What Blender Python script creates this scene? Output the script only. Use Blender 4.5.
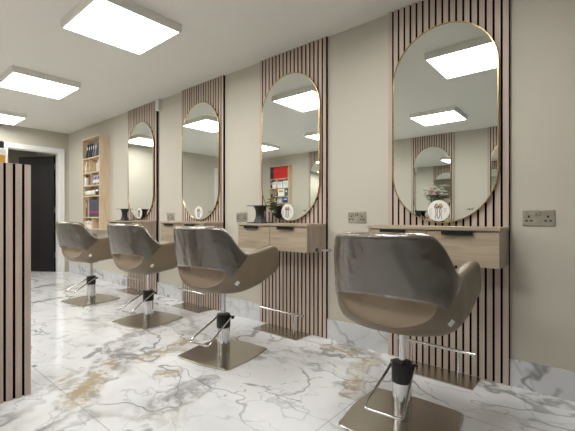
import bpy, bmesh, math, random
from mathutils import Vector, Matrix, noise
random.seed(7)
R = math.radians
for o in list(bpy.data.objects): bpy.data.objects.remove(o)
C = bpy.context.scene.collection
# ---------------------------------------------------------------- camera, world, exposure
# X runs along the mirror wall (far end negative), Y goes into that wall, Z up, metres
cam = bpy.data.objects.new('camera', bpy.data.cameras.new('camera')); C.objects.link(cam)
cam.location = (0, 0, 1.0); cam.rotation_euler = (R(90), 0, R(40.14))
cam.data.sensor_width = 36; cam.data.lens = 36*368/575; cam.data.clip_start = .02
bpy.context.scene.camera = cam
w = bpy.data.worlds.new('world'); bpy.context.scene.world = w; w.use_nodes = True
w.node_tree.nodes['Background'].inputs[0].default_value = (.9, .95, 1, 1)
w.node_tree.nodes['Background'].inputs[1].default_value = .3
vs = bpy.context.scene.view_settings
vs.view_transform = 'Standard'; vs.look = 'None'; vs.gamma = 1; vs.exposure = 1.65; vs.use_curve_mapping = False
LAMP = 6.6
# ---------------------------------------------------------------- helpers
WALL = 2.51; OPP = -1.86; CEIL = 2.457; FAR = -7.227; NEAR = 3.2; MIRY = 2.47
def lin(c):
    return tuple(((v/255)/12.92 if v/255 <= .04045 else ((v/255+.055)/1.055)**2.4) for v in c)
class N:
    def __init__(s, name):
        s.m = bpy.data.materials.new(name); s.m.use_nodes = True; s.t = s.m.node_tree
        s.b = s.t.nodes['Principled BSDF']; s.out = s.t.nodes['Material Output']
    def n(s, kind, **k):
        x = s.t.nodes.new(kind)
        for a, v in k.items():
            if a[0] == '_': x.inputs[int(a[1:])].default_value = v
            else: setattr(x, a, v)
        return x
    def l(s, a, b): s.t.links.new(a, b)
def mat(name, rgb, rough=.5, metal=0, noise_amt=.06, nscale=6, bump=0, bscale=200, coat=0, spec=.5, stretch=None):
    k = N(name); c = lin(rgb)
    co = k.n('ShaderNodeTexCoord'); mp = k.n('ShaderNodeMapping')
    if stretch: mp.inputs['Scale'].default_value = stretch
    k.l(co.outputs['Object'], mp.inputs[0])
    nz = k.n('ShaderNodeTexNoise'); nz.inputs['Scale'].default_value = nscale; nz.inputs['Detail'].default_value = 4
    k.l(mp.outputs[0], nz.inputs['Vector'])
    r = k.n('ShaderNodeValToRGB')
    r.color_ramp.elements[0].position = .3; r.color_ramp.elements[1].position = .7
    r.color_ramp.elements[0].color = (*[v*(1-noise_amt) for v in c], 1)
    r.color_ramp.elements[1].color = (*[min(1, v*(1+noise_amt)) for v in c], 1)
    k.l(nz.outputs['Fac'], r.inputs[0]); k.l(r.outputs[0], k.b.inputs['Base Color'])
    k.b.inputs['Roughness'].default_value = rough; k.b.inputs['Metallic'].default_value = metal
    k.b.inputs['Coat Weight'].default_value = coat; k.b.inputs['Specular IOR Level'].default_value = spec
    if bump:
        n2 = k.n('ShaderNodeTexNoise'); n2.inputs['Scale'].default_value = bscale; n2.inputs['Detail'].default_value = 3
        bp = k.n('ShaderNodeBump'); bp.inputs['Strength'].default_value = bump; bp.inputs['Distance'].default_value = .002
        k.l(mp.outputs[0], n2.inputs['Vector']); k.l(n2.outputs['Fac'], bp.inputs['Height']); k.l(bp.outputs[0], k.b.inputs['Normal'])
    return k.m
def wood(name, a, b, axis_scale, rough=.5):
    k = N(name); co = k.n('ShaderNodeTexCoord'); mp = k.n('ShaderNodeMapping'); mp.inputs['Scale'].default_value = axis_scale
    k.l(co.outputs['Object'], mp.inputs[0])
    n1 = k.n('ShaderNodeTexNoise'); n1.inputs['Scale'].default_value = 3; n1.inputs['Detail'].default_value = 8; n1.inputs['Distortion'].default_value = .8
    k.l(mp.outputs[0], n1.inputs['Vector'])
    r = k.n('ShaderNodeValToRGB'); e = r.color_ramp.elements
    e[0].position = .3; e[0].color = (*lin(a), 1); e[1].position = .68; e[1].color = (*lin(b), 1)
    k.l(n1.outputs['Fac'], r.inputs[0]); k.l(r.outputs[0], k.b.inputs['Base Color'])
    bp = k.n('ShaderNodeBump'); bp.inputs['Strength'].default_value = .15; bp.inputs['Distance'].default_value = .001
    k.l(n1.outputs['Fac'], bp.inputs['Height']); k.l(bp.outputs[0], k.b.inputs['Normal'])
    k.b.inputs['Roughness'].default_value = rough
    return k.m
# ---- marble: white ground, fine grey veins, broad gold and grey streaks at set places, large tiles
def seg_group():
    g = bpy.data.node_groups.new('streak', 'ShaderNodeTree')
    for nm, t in (('P', 'NodeSocketVector'), ('A', 'NodeSocketVector'), ('D', 'NodeSocketVector'), ('L', 'NodeSocketFloat'), ('W', 'NodeSocketFloat')):
        g.interface.new_socket(nm, in_out='INPUT', socket_type=t)
    g.interface.new_socket('Mask', in_out='OUTPUT', socket_type='NodeSocketFloat')
    gi = g.nodes.new('NodeGroupInput'); go = g.nodes.new('NodeGroupOutput')
    def vm(op, a, b=None, sc=None):
        x = g.nodes.new('ShaderNodeVectorMath'); x.operation = op; g.links.new(a, x.inputs[0])
        if b is not None: g.links.new(b, x.inputs[1])
        if sc is not None: g.links.new(sc, x.inputs['Scale'])
        return x
    ap = vm('SUBTRACT', gi.outputs['P'], gi.outputs['A'])
    dt = vm('DOT_PRODUCT', ap.outputs[0], gi.outputs['D'])
    mx = g.nodes.new('ShaderNodeMath'); mx.operation = 'MAXIMUM'; g.links.new(dt.outputs['Value'], mx.inputs[0]); mx.inputs[1].default_value = 0
    mn = g.nodes.new('ShaderNodeMath'); mn.operation = 'MINIMUM'; g.links.new(mx.outputs[0], mn.inputs[0]); g.links.new(gi.outputs['L'], mn.inputs[1])
    sc = vm('SCALE', gi.outputs['D'], sc=mn.outputs[0])
    df = vm('DISTANCE', ap.outputs[0], sc.outputs[0])
    mr = g.nodes.new('ShaderNodeMapRange'); mr.interpolation_type = 'SMOOTHSTEP'
    g.links.new(df.outputs['Value'], mr.inputs['Value']); mr.inputs['From Min'].default_value = 0
    g.links.new(gi.outputs['W'], mr.inputs['From Max']); mr.inputs['To Min'].default_value = 1; mr.inputs['To Max'].default_value = 0
    g.links.new(mr.outputs[0], go.inputs[0])
    return g
SEG = seg_group()
def floor_xy(px, py):
    a = (px-287.5)/368; z = 368/(py-215.5)
    return (-z*(.6446-.7645*a), z*(.7643+.6449*a))
def marble(name, base, streaks=(), tiles=True, seed=0, rough=.05, wallmap=False):
    k = N(name); geo = k.n('ShaderNodeNewGeometry'); P = geo.outputs['Position']
    off = k.n('ShaderNodeVectorMath', operation='ADD'); k.l(P, off.inputs[0]); off.inputs[1].default_value = (seed, seed*.7, seed*1.3)
    def nz(scale, det, vec, col=False, rg=.55):
        x = k.n('ShaderNodeTexNoise'); x.inputs['Scale'].default_value = scale; x.inputs['Detail'].default_value = det; x.inputs['Roughness'].default_value = rg
        k.l(vec, x.inputs['Vector']); return x.outputs['Color' if col else 'Fac']
    def warp(vec, scale, amt, det=4):
        c = nz(scale, det, vec, True)
        s = k.n('ShaderNodeVectorMath', operation='SUBTRACT'); k.l(c, s.inputs[0]); s.inputs[1].default_value = (.5,.5,.5)
        m = k.n('ShaderNodeVectorMath', operation='SCALE'); k.l(s.outputs[0], m.inputs[0]); m.inputs['Scale'].default_value = amt
        a = k.n('ShaderNodeVectorMath', operation='ADD'); k.l(vec, a.inputs[0]); k.l(m.outputs[0], a.inputs[1]); return a.outputs[0]
    def ramp(v, stops, interp='LINEAR'):
        r = k.n('ShaderNodeMapRange'); k.l(v, r.inputs[0])
        r.inputs['From Min'].default_value, r.inputs['From Max'].default_value, r.inputs['To Min'].default_value, r.inputs['To Max'].default_value = stops
        r.interpolation_type = 'SMOOTHSTEP'; return r.outputs[0]
    def mul(a, b):
        m = k.n('ShaderNodeMath', operation='MULTIPLY'); k.l(a, m.inputs[0])
        if isinstance(b, (int, float)): m.inputs[1].default_value = b
        else: k.l(b, m.inputs[1])
        return m.outputs[0]
    def mx(a, b):
        m = k.n('ShaderNodeMath', operation='MAXIMUM'); k.l(a, m.inputs[0]); k.l(b, m.inputs[1]); return m.outputs[0]
    def mix(f, a, b):
        m = k.n('ShaderNodeMix', data_type='RGBA'); k.l(f, m.inputs[0])
        (k.l(a, m.inputs[6]) if not isinstance(a, tuple) else setattr(m.inputs[6], 'default_value', (*a, 1)))
        (k.l(b, m.inputs[7]) if not isinstance(b, tuple) else setattr(m.inputs[7], 'default_value', (*b, 1)))
        return m.outputs[2]
    q = warp(off.outputs[0], 1.3, .9)
    def vein(scale, width, vec, s):
        st = k.n('ShaderNodeMapping'); st.inputs['Rotation'].default_value = (0, 0, .6); st.inputs['Scale'].default_value = (1, 1.7, 1); st.inputs['Location'].default_value = (s, s, s)
        k.l(vec, st.inputs[0])
        f = nz(scale, 2, st.outputs[0], rg=.4)
        d = k.n('ShaderNodeMath', operation='SUBTRACT'); k.l(f, d.inputs[0]); d.inputs[1].default_value = .5
        ab = k.n('ShaderNodeMath', operation='ABSOLUTE'); k.l(d.outputs[0], ab.inputs[0])
        return ramp(ab.outputs[0], (0, width, 1, 0))
    m1 = ramp(nz(1.1, 3, off.outputs[0]), (.34, .56, .1, 1))
    v1 = mul(vein(1.5, .020, q, 3), m1)
    v2 = mul(vein(3.0, .016, warp(off.outputs[0], 3, .35), 9), .6)
    v4 = mul(vein(1.1, .06, warp(off.outputs[0], 1.7, .8), 15), ramp(nz(.9, 3, q), (.46, .62, 0, 1)))
    cloud = mul(ramp(nz(1.6, 6, q), (.45, .75, 0, 1)), .5)
    col = mix(cloud, base, lin((196, 200, 206)))
    col = mix(mul(mul(v4, ramp(nz(7, 6, q, rg=.7), (.35, .6, .2, 1))), .75), col, lin((168, 166, 160)))
    col = mix(mul(v2, .6), col, lin((150, 152, 158)))
    col = mix(mul(v1, .8), col, lin((122, 122, 126)))
    if streaks:
        wp = warp(warp(P, 2.2, .16, 3), 9, .13, 6)
        br = ramp(nz(9, 7, P, rg=.7), (.42, .54, .2, 1))
        for kind in ('grey', 'gold', 'line'):
            acc = None
            for kd, a, b, wd in streaks:
                if kd != kind: continue
                A = Vector((*floor_xy(*a), 0)); B = Vector((*floor_xy(*b), 0)); D = (B-A)
                g = k.n('ShaderNodeGroup'); g.node_tree = SEG; k.l(wp, g.inputs['P'])
                g.inputs['A'].default_value = A; g.inputs['D'].default_value = D.normalized(); g.inputs['L'].default_value = D.length; g.inputs['W'].default_value = wd*(1.35 if kd != 'line' else 1)
                acc = g.outputs[0] if acc is None else mx(acc, g.outputs[0])
            if acc is None: continue
            ed = ramp(acc, (.0, .25, 0, 1)); e2 = ramp(acc, (.25, .5, 1, 0)); edge = mul(ed, e2)
            if kind != 'line': col = mix(mul(mul(edge, br), .5), col, lin((132, 130, 128)))
            if kind == 'line': col = mix(mul(acc, .7), col, lin((128, 128, 132)))
            elif kind == 'grey': col = mix(mul(mul(acc, br), .85), col, lin((138, 137, 136)))
            else: col = mix(mul(mul(acc, br), .85), col, lin((178, 160, 124)))
    if tiles:
        sp = k.n('ShaderNodeSeparateXYZ'); k.l(P, sp.inputs[0])
        acc = None
        for ax, o0, per in ((0, -1.0, 2.4), (1, .774, 1.2)):
            a = k.n('ShaderNodeMath', operation='SUBTRACT'); k.l(sp.outputs[ax], a.inputs[0]); a.inputs[1].default_value = o0
            pg = k.n('ShaderNodeMath', operation='PINGPONG'); k.l(a.outputs[0], pg.inputs[0]); pg.inputs[1].default_value = per/2
            f = ramp(pg.outputs[0], (.0015, .003, 1, 0)); acc = f if acc is None else mx(acc, f)
        col = mix(mul(acc, .6), col, lin((140, 140, 140)))
    k.l(col, k.b.inputs['Base Color']); k.b.inputs['Roughness'].default_value = rough
    k.b.inputs['Specular IOR Level'].default_value = .75
    return k.m
STREAKS = [
 ('gold', (76, 402), (92, 380), .10), ('gold', (92, 380), (112, 362), .07), ('grey', (84, 395), (118, 355), .07), ('grey', (108, 372), (120, 345), .12),
 ('gold', (60, 385), (82, 368), .03), ('gold', (145, 358), (190, 340), .07), ('grey', (115, 350), (135, 356), .05), ('gold', (160, 374), (180, 372), .05),
 ('grey', (168, 402), (196, 388), .10), ('grey', (196, 388), (212, 378), .06), ('line', (105, 344), (118, 355), .014),
 ('line', (120, 352), (165, 330), .018), ('grey', (125, 338), (160, 326), .05), ('line', (130, 400), (200, 382), .012), ('line', (200, 400), (330, 375), .012),
 ('grey', (35, 302), (62, 298), .07), ('gold', (62, 290), (80, 288), .06), ('grey', (35, 288), (52, 284), .05),
 ('gold', (332, 348), (372, 362), .09), ('grey', (345, 338), (362, 358), .09), ('gold', (362, 360), (352, 392), .07), ('grey', (340, 385), (358, 395), .06), ('gold', (385, 352), (350, 362), .03),
 ('line', (268, 345), (330, 362), .010), ('line', (330, 362), (372, 385), .010), ('grey', (252, 352), (262, 358), .03), ('grey', (535, 398), (560, 403), .06), ('line', (480, 385), (535, 398), .010),
 ('line', (225, 385), (300, 402), .010), ('line', (290, 350), (345, 345), .008)]
M = {}
M['floor'] = marble('white_marble', lin((232, 234, 237)), STREAKS)
M['skirt'] = marble('skirting_marble', lin((214, 216, 220)), (), False, 4.2, .15)
M['wall'] = mat('greige_paint', (195, 190, 178), .75, bump=.05, bscale=300, noise_amt=.015, nscale=2)
M['ceil'] = mat('ceiling_paint', (226, 226, 219), .9, noise_amt=.01, nscale=2)
M['hall'] = mat('hall_paint', (190, 188, 176), .8, noise_amt=.02)
M['white'] = mat('white_gloss_paint', (228, 229, 228), .35, noise_amt=.01)
M['lampframe'] = mat('lamp_frame_grey', (236, 234, 228), .45, noise_amt=.02)
M['slat'] = wood('slat_laminate', (176, 158, 147), (199, 182, 170), (6, 6, .5), .55)
M['felt'] = mat('black_felt', (14, 14, 16), .95, noise_amt=.3, nscale=80, spec=.1)
M['oak'] = wood('oak_board', (152, 138, 118), (182, 167, 146), (.7, 6, 9), .5)
M['oakside'] = wood('oak_end_board', (142, 128, 112), (168, 152, 135), (7, 7, .7), .5)
M['pine'] = wood('light_birch', (204, 182, 150), (221, 202, 174), (5, 5, .8), .5)
M['mirror'] = mat('mirror_silver', (236, 240, 238), .0, 1, noise_amt=0)
M['gold'] = mat('brushed_gold', (192, 168, 116), .25, 1, noise_amt=.05)
M['chrome'] = mat('chrome', (214, 214, 216), .08, 1, noise_amt=.03)
M['steel'] = mat('brushed_steel', (196, 191, 180), .27, 1, noise_amt=.06, nscale=5, bump=.05, stretch=(1, 12, 1))
M['satin'] = mat('satin_steel', (202, 198, 190), .3, 1, noise_amt=.15, nscale=18)
M['black'] = mat('black_plastic', (18, 18, 20), .35, noise_amt=.1)
M['blackdoor'] = mat('black_paint', (15, 15, 18), .5, noise_amt=.1, nscale=3)
M['leather'] = mat('taupe_leather', (121, 107, 89), .42, noise_amt=.04, bump=.12, bscale=350)
M['insettaupe'] = mat('inset_taupe', (166, 148, 128), .42, noise_amt=.04, bump=.12, bscale=350)  # shell leather settings in a lighter taupe, for the recessed lens of the back
M['riser'] = mat('matt_black_stand', (26, 26, 32), .4, noise_amt=.1)
M['paper'] = mat('white_paper', (234, 234, 232), .6, noise_amt=.01)
M['label'] = mat('grey_print', (150, 150, 156), .7, noise_amt=.05)
M['leaf'] = mat('green_leaf', (62, 92, 52), .5, noise_amt=.3, nscale=20)
M['soil'] = mat('dark_soil', (50, 40, 32), .95, noise_amt=.3, nscale=60)
M['pink'] = mat('pink_petal', (228, 186, 204), .6, noise_amt=.1, nscale=40)
M['cream'] = mat('cream_petal', (246, 243, 230), .6, noise_amt=.05, nscale=40)
M['glassvase'] = mat('white_ceramic', (225, 225, 222), .15, noise_amt=.02)
_flat = {}
def flat(rgb, rough=.45):
    if (rgb, rough) not in _flat: _flat[(rgb, rough)] = mat('tint_%02x%02x%02x' % rgb, rgb, rough, noise_amt=.04, nscale=15)
    return _flat[(rgb, rough)]
k = N('lamp_diffuser'); e = k.n('ShaderNodeEmission'); e.inputs[0].default_value = (1, .975, .92, 1); e.inputs[1].default_value = LAMP
k.l(e.outputs[0], k.out.inputs[0]); M['diff'] = k.m
k = N('clear_plastic')   # thin wrinkled clear sheet: mostly see-through with a glossy skin
tr = k.n('ShaderNodeBsdfTransparent'); tr.inputs[0].default_value = (.84, .82, .79, 1)
gl = k.n('ShaderNodeBsdfGlossy'); gl.inputs['Roughness'].default_value = .12; gl.inputs[0].default_value = (.92, .89, .84, 1)
df = k.n('ShaderNodeBsdfDiffuse'); df.inputs[0].default_value = (.20, .195, .18, 1)
fr = k.n('ShaderNodeFresnel'); fr.inputs[0].default_value = 1.55
co = k.n('ShaderNodeTexCoord'); mp = k.n('ShaderNodeMapping'); mp.inputs['Scale'].default_value = (1.6, 1.6, .7); k.l(co.outputs['Object'], mp.inputs[0])
n1 = k.n('ShaderNodeTexNoise'); n1.inputs['Scale'].default_value = 9; n1.inputs['Detail'].default_value = 5; n1.inputs['Distortion'].default_value = 1.6; k.l(mp.outputs[0], n1.inputs['Vector'])
bp = k.n('ShaderNodeBump'); bp.inputs['Strength'].default_value = .6; bp.inputs['Distance'].default_value = .010; k.l(n1.outputs['Fac'], bp.inputs['Height'])
k.l(bp.outputs[0], gl.inputs['Normal']); k.l(bp.outputs[0], fr.inputs['Normal'])
mr = k.n('ShaderNodeMath', operation='MULTIPLY_ADD'); k.l(fr.outputs[0], mr.inputs[0]); mr.inputs[1].default_value = 1.5; mr.inputs[2].default_value = .06; mr.use_clamp = True
m1 = k.n('ShaderNodeMixShader'); m1.inputs[0].default_value = .22; k.l(tr.outputs[0], m1.inputs[1]); k.l(df.outputs[0], m1.inputs[2])
m2 = k.n('ShaderNodeMixShader'); k.l(mr.outputs[0], m2.inputs[0]); k.l(m1.outputs[0], m2.inputs[1]); k.l(gl.outputs[0], m2.inputs[2])
k.l(m2.outputs[0], k.out.inputs[0]); M['plastic'] = k.m

def box(bm, x0, x1, y0, y1, z0, z1, bev=0):
    x0, x1 = sorted((x0, x1)); y0, y1 = sorted((y0, y1)); z0, z1 = sorted((z0, z1))
    r = bmesh.ops.create_cube(bm, size=1); vs_ = r['verts']
    for v in vs_: v.co = Vector(((x0+x1)/2+v.co.x*(x1-x0), (y0+y1)/2+v.co.y*(y1-y0), (z0+z1)/2+v.co.z*(z1-z0)))
    if bev:
        es = list({e_ for v in vs_ for e_ in v.link_edges})
        bmesh.ops.bevel(bm, geom=es, offset=bev, segments=3, profile=.5, affect='EDGES')
def lathe(bm, prof, c=(0, 0, 0), n=32, sq=None):
    rings = []
    for r_, z in prof:
        ring = []
        for i in range(n):
            a = 2*math.pi*i/n; q = 1
            if sq: q = sq(a)
            ring.append(bm.verts.new((c[0]+r_*q*math.cos(a), c[1]+r_*q*math.sin(a), c[2]+z)))
        rings.append(ring)
    for a, b in zip(rings, rings[1:]):
        for i in range(n): bm.faces.new((a[i], a[(i+1) % n], b[(i+1) % n], b[i]))
    bm.faces.new(rings[0][::-1]); bm.faces.new(rings[-1])
def tube(bm, pts, r, n=10, flatz=1):
    pts = [Vector(p) for p in pts]; rings = []; up0 = None
    for i, p in enumerate(pts):
        t = (pts[min(i+1, len(pts)-1)]-pts[max(i-1, 0)]).normalized()
        ref = Vector((0, 0, 1)) if abs(t.z) < .95 else Vector((1, 0, 0))
        a = t.cross(ref).normalized(); b = a.cross(t).normalized()
        rings.append([bm.verts.new(p+a*r*math.cos(2*math.pi*j/n)+b*r*flatz*math.sin(2*math.pi*j/n)) for j in range(n)])
    for a, b in zip(rings, rings[1:]):
        for j in range(n): bm.faces.new((a[j], a[(j+1) % n], b[(j+1) % n], b[j]))
    bm.faces.new(rings[0][::-1]); bm.faces.new(rings[-1])
def smooth_path(pts, sub=6):
    pts = [Vector(p) for p in pts]; out = []
    for i in range(len(pts)-1):
        p0, p1, p2, p3 = pts[max(i-1, 0)], pts[i], pts[i+1], pts[min(i+2, len(pts)-1)]
        for j in range(sub):
            t = j/sub
            out.append(.5*((2*p1)+(p2-p0)*t+(2*p0-5*p1+4*p2-p3)*t*t+(3*p1-p0-3*p2+p3)*t**3))
    out.append(pts[-1]); return out
def obj(name, bm, m, parent=None, smooth=False, angle=None):
    bmesh.ops.remove_doubles(bm, verts=bm.verts, dist=1e-5)
    bmesh.ops.recalc_face_normals(bm, faces=bm.faces)
    me = bpy.data.meshes.new(name); bm.to_mesh(me); bm.free()
    ms = m if isinstance(m, (list, tuple)) else [m]
    for q in ms: me.materials.append(q)
    if smooth:
        for p in me.polygons: p.use_smooth = True
        me.set_sharp_from_angle(angle=R(angle or 40))
    o = bpy.data.objects.new(name, me); C.objects.link(o)
    if parent: o.parent = parent
    return o
def tag(o, label=None, cat=None, group=None, kind=None):
    for k_, v in (('label', label), ('category', cat), ('group', group), ('kind', kind)):
        if v: o[k_] = v
    return o
def thing(name, label, cat, loc=(0, 0, 0), rz=0, group=None):
    o = bpy.data.objects.new(name, None); C.objects.link(o); o.location = loc; o.rotation_euler = (0, 0, rz); o.empty_display_size = .1
    return tag(o, label, cat, group)
def dup(root, loc, rz, label, group=None):
    r = root.copy(); C.objects.link(r); r.location = loc; r.rotation_euler = (0, 0, rz); r['label'] = label
    if group: r['group'] = group
    for ch in list(root.children):
        c = ch.copy(); C.objects.link(c); c.parent = r
        for g in ch.children:
            d = g.copy(); C.objects.link(d); d.parent = c
    return r
def cubobj(name, m, parent, *a, bev=0, smooth=False):
    bm = bmesh.new(); box(bm, *a, bev=bev); return obj(name, bm, m, parent, smooth)
def struct(name, m, *boxes):
    bm = bmesh.new()
    for b in boxes: box(bm, *b)
    return tag(obj(name, bm, m), kind='structure')

# ================================================================ the room
HALL = -9.0
struct('floor', M['floor'], (HALL, NEAR, OPP, WALL, -.1, 0))
struct('ceiling', M['ceil'], (HALL, NEAR, OPP, WALL, CEIL, CEIL+.1))
struct('wall_mirror_side', M['wall'], (FAR, NEAR, WALL, WALL+.12, 0, CEIL))
struct('wall_opposite', M['wall'], (FAR, NEAR, OPP-.12, OPP, 0, CEIL))
struct('wall_near', M['wall'], (NEAR, NEAR+.12, OPP, WALL, 0, CEIL))
D1a, D1b, DH = 1.60, 2.36, 2.10      # open doorway
D2a, D2b = -1.78, -.90               # second doorway, seen in the mirrors only
struct('wall_far', M['wall'], (FAR-.12, FAR, D1b, WALL, 0, CEIL), (FAR-.12, FAR, D1a, D1b, DH, CEIL), (FAR-.12, FAR, D2b, D1a, 0, CEIL),
       (FAR-.12, FAR, D2a, D2b, DH, CEIL), (FAR-.12, FAR, OPP, D2a, 0, CEIL))
struct('wall_hall_end', M['hall'], (HALL-.1, HALL, OPP, WALL, 0, CEIL))
struct('wall_hall_side', M['hall'], (HALL, FAR-.12, WALL, WALL+.12, 0, CEIL), (HALL, FAR-.12, OPP-.12, OPP, 0, CEIL))
for n_, (a, b) in enumerate(((D1a, D1b), (D2a, D2b)), 1):
    aw = .07
    struct('trim_%d' % n_, M['white'], (FAR, FAR+.022, a-aw, a+.004, 0, DH+aw), (FAR, FAR+.022, b-.004, b+aw, 0, DH+aw), (FAR, FAR+.022, a+.004, b-.004, DH-.004, DH+aw),
           (FAR+.022, FAR+.03, a-aw, a-aw+.02, 0, DH+aw), (FAR+.022, FAR+.03, b+aw-.02, b+aw, 0, DH+aw), (FAR+.022, FAR+.03, a-aw, b+aw, DH+aw-.02, DH+aw),
           (FAR-.12, FAR, a, a+.02, 0, DH), (FAR-.12, FAR, b-.02, b, 0, DH), (FAR-.12, FAR, a, b, DH-.02, DH))
# black door, ajar into the hall, hung from the right jamb
def door_leaf(name, m, w_, h_, loc, rz, handle_side):
    bm = bmesh.new(); box(bm, 0, w_, -.02, .02, .008, h_)
    for z0, z1 in ((.16, .86), (.98, h_-.14)):
        for x0, x1 in ((.1, w_/2-.05), (w_/2+.05, w_-.1)):
            for s_ in (-1, 1):
                for q in ((x0, x1, z0, z0+.015), (x0, x1, z1-.015, z1), (x0, x0+.015, z0, z1), (x1-.015, x1, z0, z1)):
                    box(bm, q[0], q[1], s_*.02, s_*.0215, q[2], q[3])
    d = obj(name, bm, m); d.location = loc; d.rotation_euler = (0, 0, rz); tag(d, kind='structure')
    bm = bmesh.new()
    for s_ in (-1, 1):
        tube(bm, [(w_-.07, s_*.02, 1.0), (w_-.07, s_*.065, 1.0)], .009); tube(bm, [(w_-.07, s_*.06, 1.0), (w_-.19, s_*.06, 1.0)], .009)
        box(bm, w_-.095, w_-.045, s_*.02, s_*.028, .93, 1.07)
    obj('door_handle', bm, M['satin'], d)
    for z in (.25, 1.05, 1.82):
        cubobj('hinge', M['satin'], d, -.012, .004, -.028, .0, z, z+.1)
    return d
door_leaf('door_1', M['blackdoor'], .70, 2.05, (FAR-.135, D1b-.035, 0), math.atan2(-.38, -.62), 1)
door_leaf('door_2', M['white'], .835, 2.05, (FAR-.06, D2a+.022, 0), R(90), 1)
# marble skirting between the slatted panels
PW = .757
PC = [.776, 2.065, 3.346, 4.644]            # panel centres, distance along the wall
edges = []; x = NEAR
bm = bmesh.new()
segs = []; cur = NEAR
for c in PC:
    segs.append((cur, -(c-PW/2)+.001)); cur = -(c+PW/2)-.001
segs.append((cur, FAR+.03))
for a, b in segs: box(bm, b, a, WALL-.012, WALL, 0, .158)
tag(obj('baseboard_mirror_side', bm, M['skirt']), kind='structure')
OC = [1.009, 2.297, 3.50, 4.70]
bm = bmesh.new(); cur = NEAR
for c in OC:
    box(bm, -(c-PW/2)+.001, cur, OPP, OPP+.012, 0, .158); cur = -(c+PW/2)-.001
box(bm, FAR+.03, cur, OPP, OPP+.012, 0, .158)
tag(obj('baseboard_opposite', bm, M['skirt']), kind='structure')
struct('baseboard_far', M['skirt'], (FAR, FAR+.012, D2b+.075, D1a-.075, 0, .158))

# ================================================================ ceiling lamps
def lamp():
    t = thing('ceiling_light', '', 'ceiling light')
    bm = bmesh.new(); s_ = .311
    for q in ((-s_, s_, -s_, -s_+.015), (-s_, s_, s_-.015, s_), (-s_, -s_+.015, -s_+.015, s_-.015), (s_-.015, s_, -s_+.015, s_-.015)):
        box(bm, *q, -.062, 0)
    box(bm, -s_+.015, s_-.015, -s_+.015, s_-.015, -.006, 0)
    obj('frame', bm, M['lampframe'], t)
    cubobj('diffuser', M['diff'], t, -.296, .296, -.296, .296, -.058, -.02)
    return t
L0 = lamp()
rows = [(.88, 1.315, 'square flat ceiling light nearest the window side of the mirror row, above the nearest chair, seen in the nearest mirror'),
        (2.74, 1.315, 'bright square ceiling light at the top of the picture, largest of those overhead'),
        (4.65, 1.315, 'middle square ceiling light on the ceiling at the left'),
        (6.59, 1.315, 'farthest square ceiling light, just before the wall with the doorway'),
        (1.76, -.53, 'smaller square ceiling light low in the nearest mirror, in front of the reflected slatted panel'),
        (3.66, -.53, 'square ceiling light over the reception side, between the two others of its row'),
        (5.40, -.53, 'small square ceiling light at the left edge of the second mirror, above the red files')]
rows[0] = (.88, 1.315, 'large square ceiling light reflected at the top of the nearest mirror')
for i, (s, n, lb) in enumerate(rows):
    o = L0 if i == 0 else dup(L0, (0, 0, 0), 0, lb)
    o.location = (-s, n, CEIL); o['label'] = lb; o['group'] = 'square ceiling lights'

o = dup(L0, (-8.35, -.9, CEIL), 0, 'added unseen ceiling light, brightening the dim hall beyond the black door')  # unseen lamp added to light the hall wall behind the doorway
# ================================================================ slatted wall panels
def panel_meshes(h, nslat=18, pitch=.0425, sw=.030, base=0):
    W_ = (nslat-1)*pitch+sw
    bm = bmesh.new()
    for i in range(nslat):
        x = -W_/2+i*pitch; box(bm, x, x+sw, -.022, -.008, base, h, bev=0)
    bm.normal_update()
    for f in bm.faces: f.material_index = 0 if f.normal.y < -.5 or abs(f.normal.z) > .5 else 1
    b2 = bmesh.new(); box(b2, -W_/2, W_/2, -.008, 0, base, h)
    box(b2, W_/2, W_/2+.003, -.0215, 0, base, h)
    return bm, b2
def slat_panel(label, group=None):
    t = thing('slat_panel', label, 'wall panel', group=group)
    a, b = panel_meshes(CEIL)
    obj('slats', a, [M['slat'], M['felt']], t); obj('felt_backing', b, M['felt'], t)
    return t
ordn = ['nearest', 'second', 'third', 'farthest']
sp0 = slat_panel('', 'slatted wall panels')
for i, c in enumerate(PC):
    lb = ['tall slatted pink-brown wall panel at the right behind the nearest mirror and chair',
          'tall slatted wall panel behind the second mirror and the larger black display stand',
          'tall slatted wall panel behind the third mirror from the right',
          'farthest slatted wall panel, narrow in view, beside the open shelf unit'][i]
    o = sp0 if i == 0 else dup(sp0, (0, 0, 0), 0, lb)
    o.location = (-c, WALL, 0); o['label'] = lb
for i, c in enumerate(OC):
    lb = ['slatted wall panel on the opposite wall, at the right edge of the nearest mirror', 'slatted wall panel reflected whole in the nearest mirror, behind the flowers',
          'slatted wall panel on the opposite wall, between the two reflected ones', 'slatted wall panel on the opposite wall reflected at the right edge of the second mirror'][i]
    dup(sp0, (-c, OPP, 0), math.pi, lb)

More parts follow.
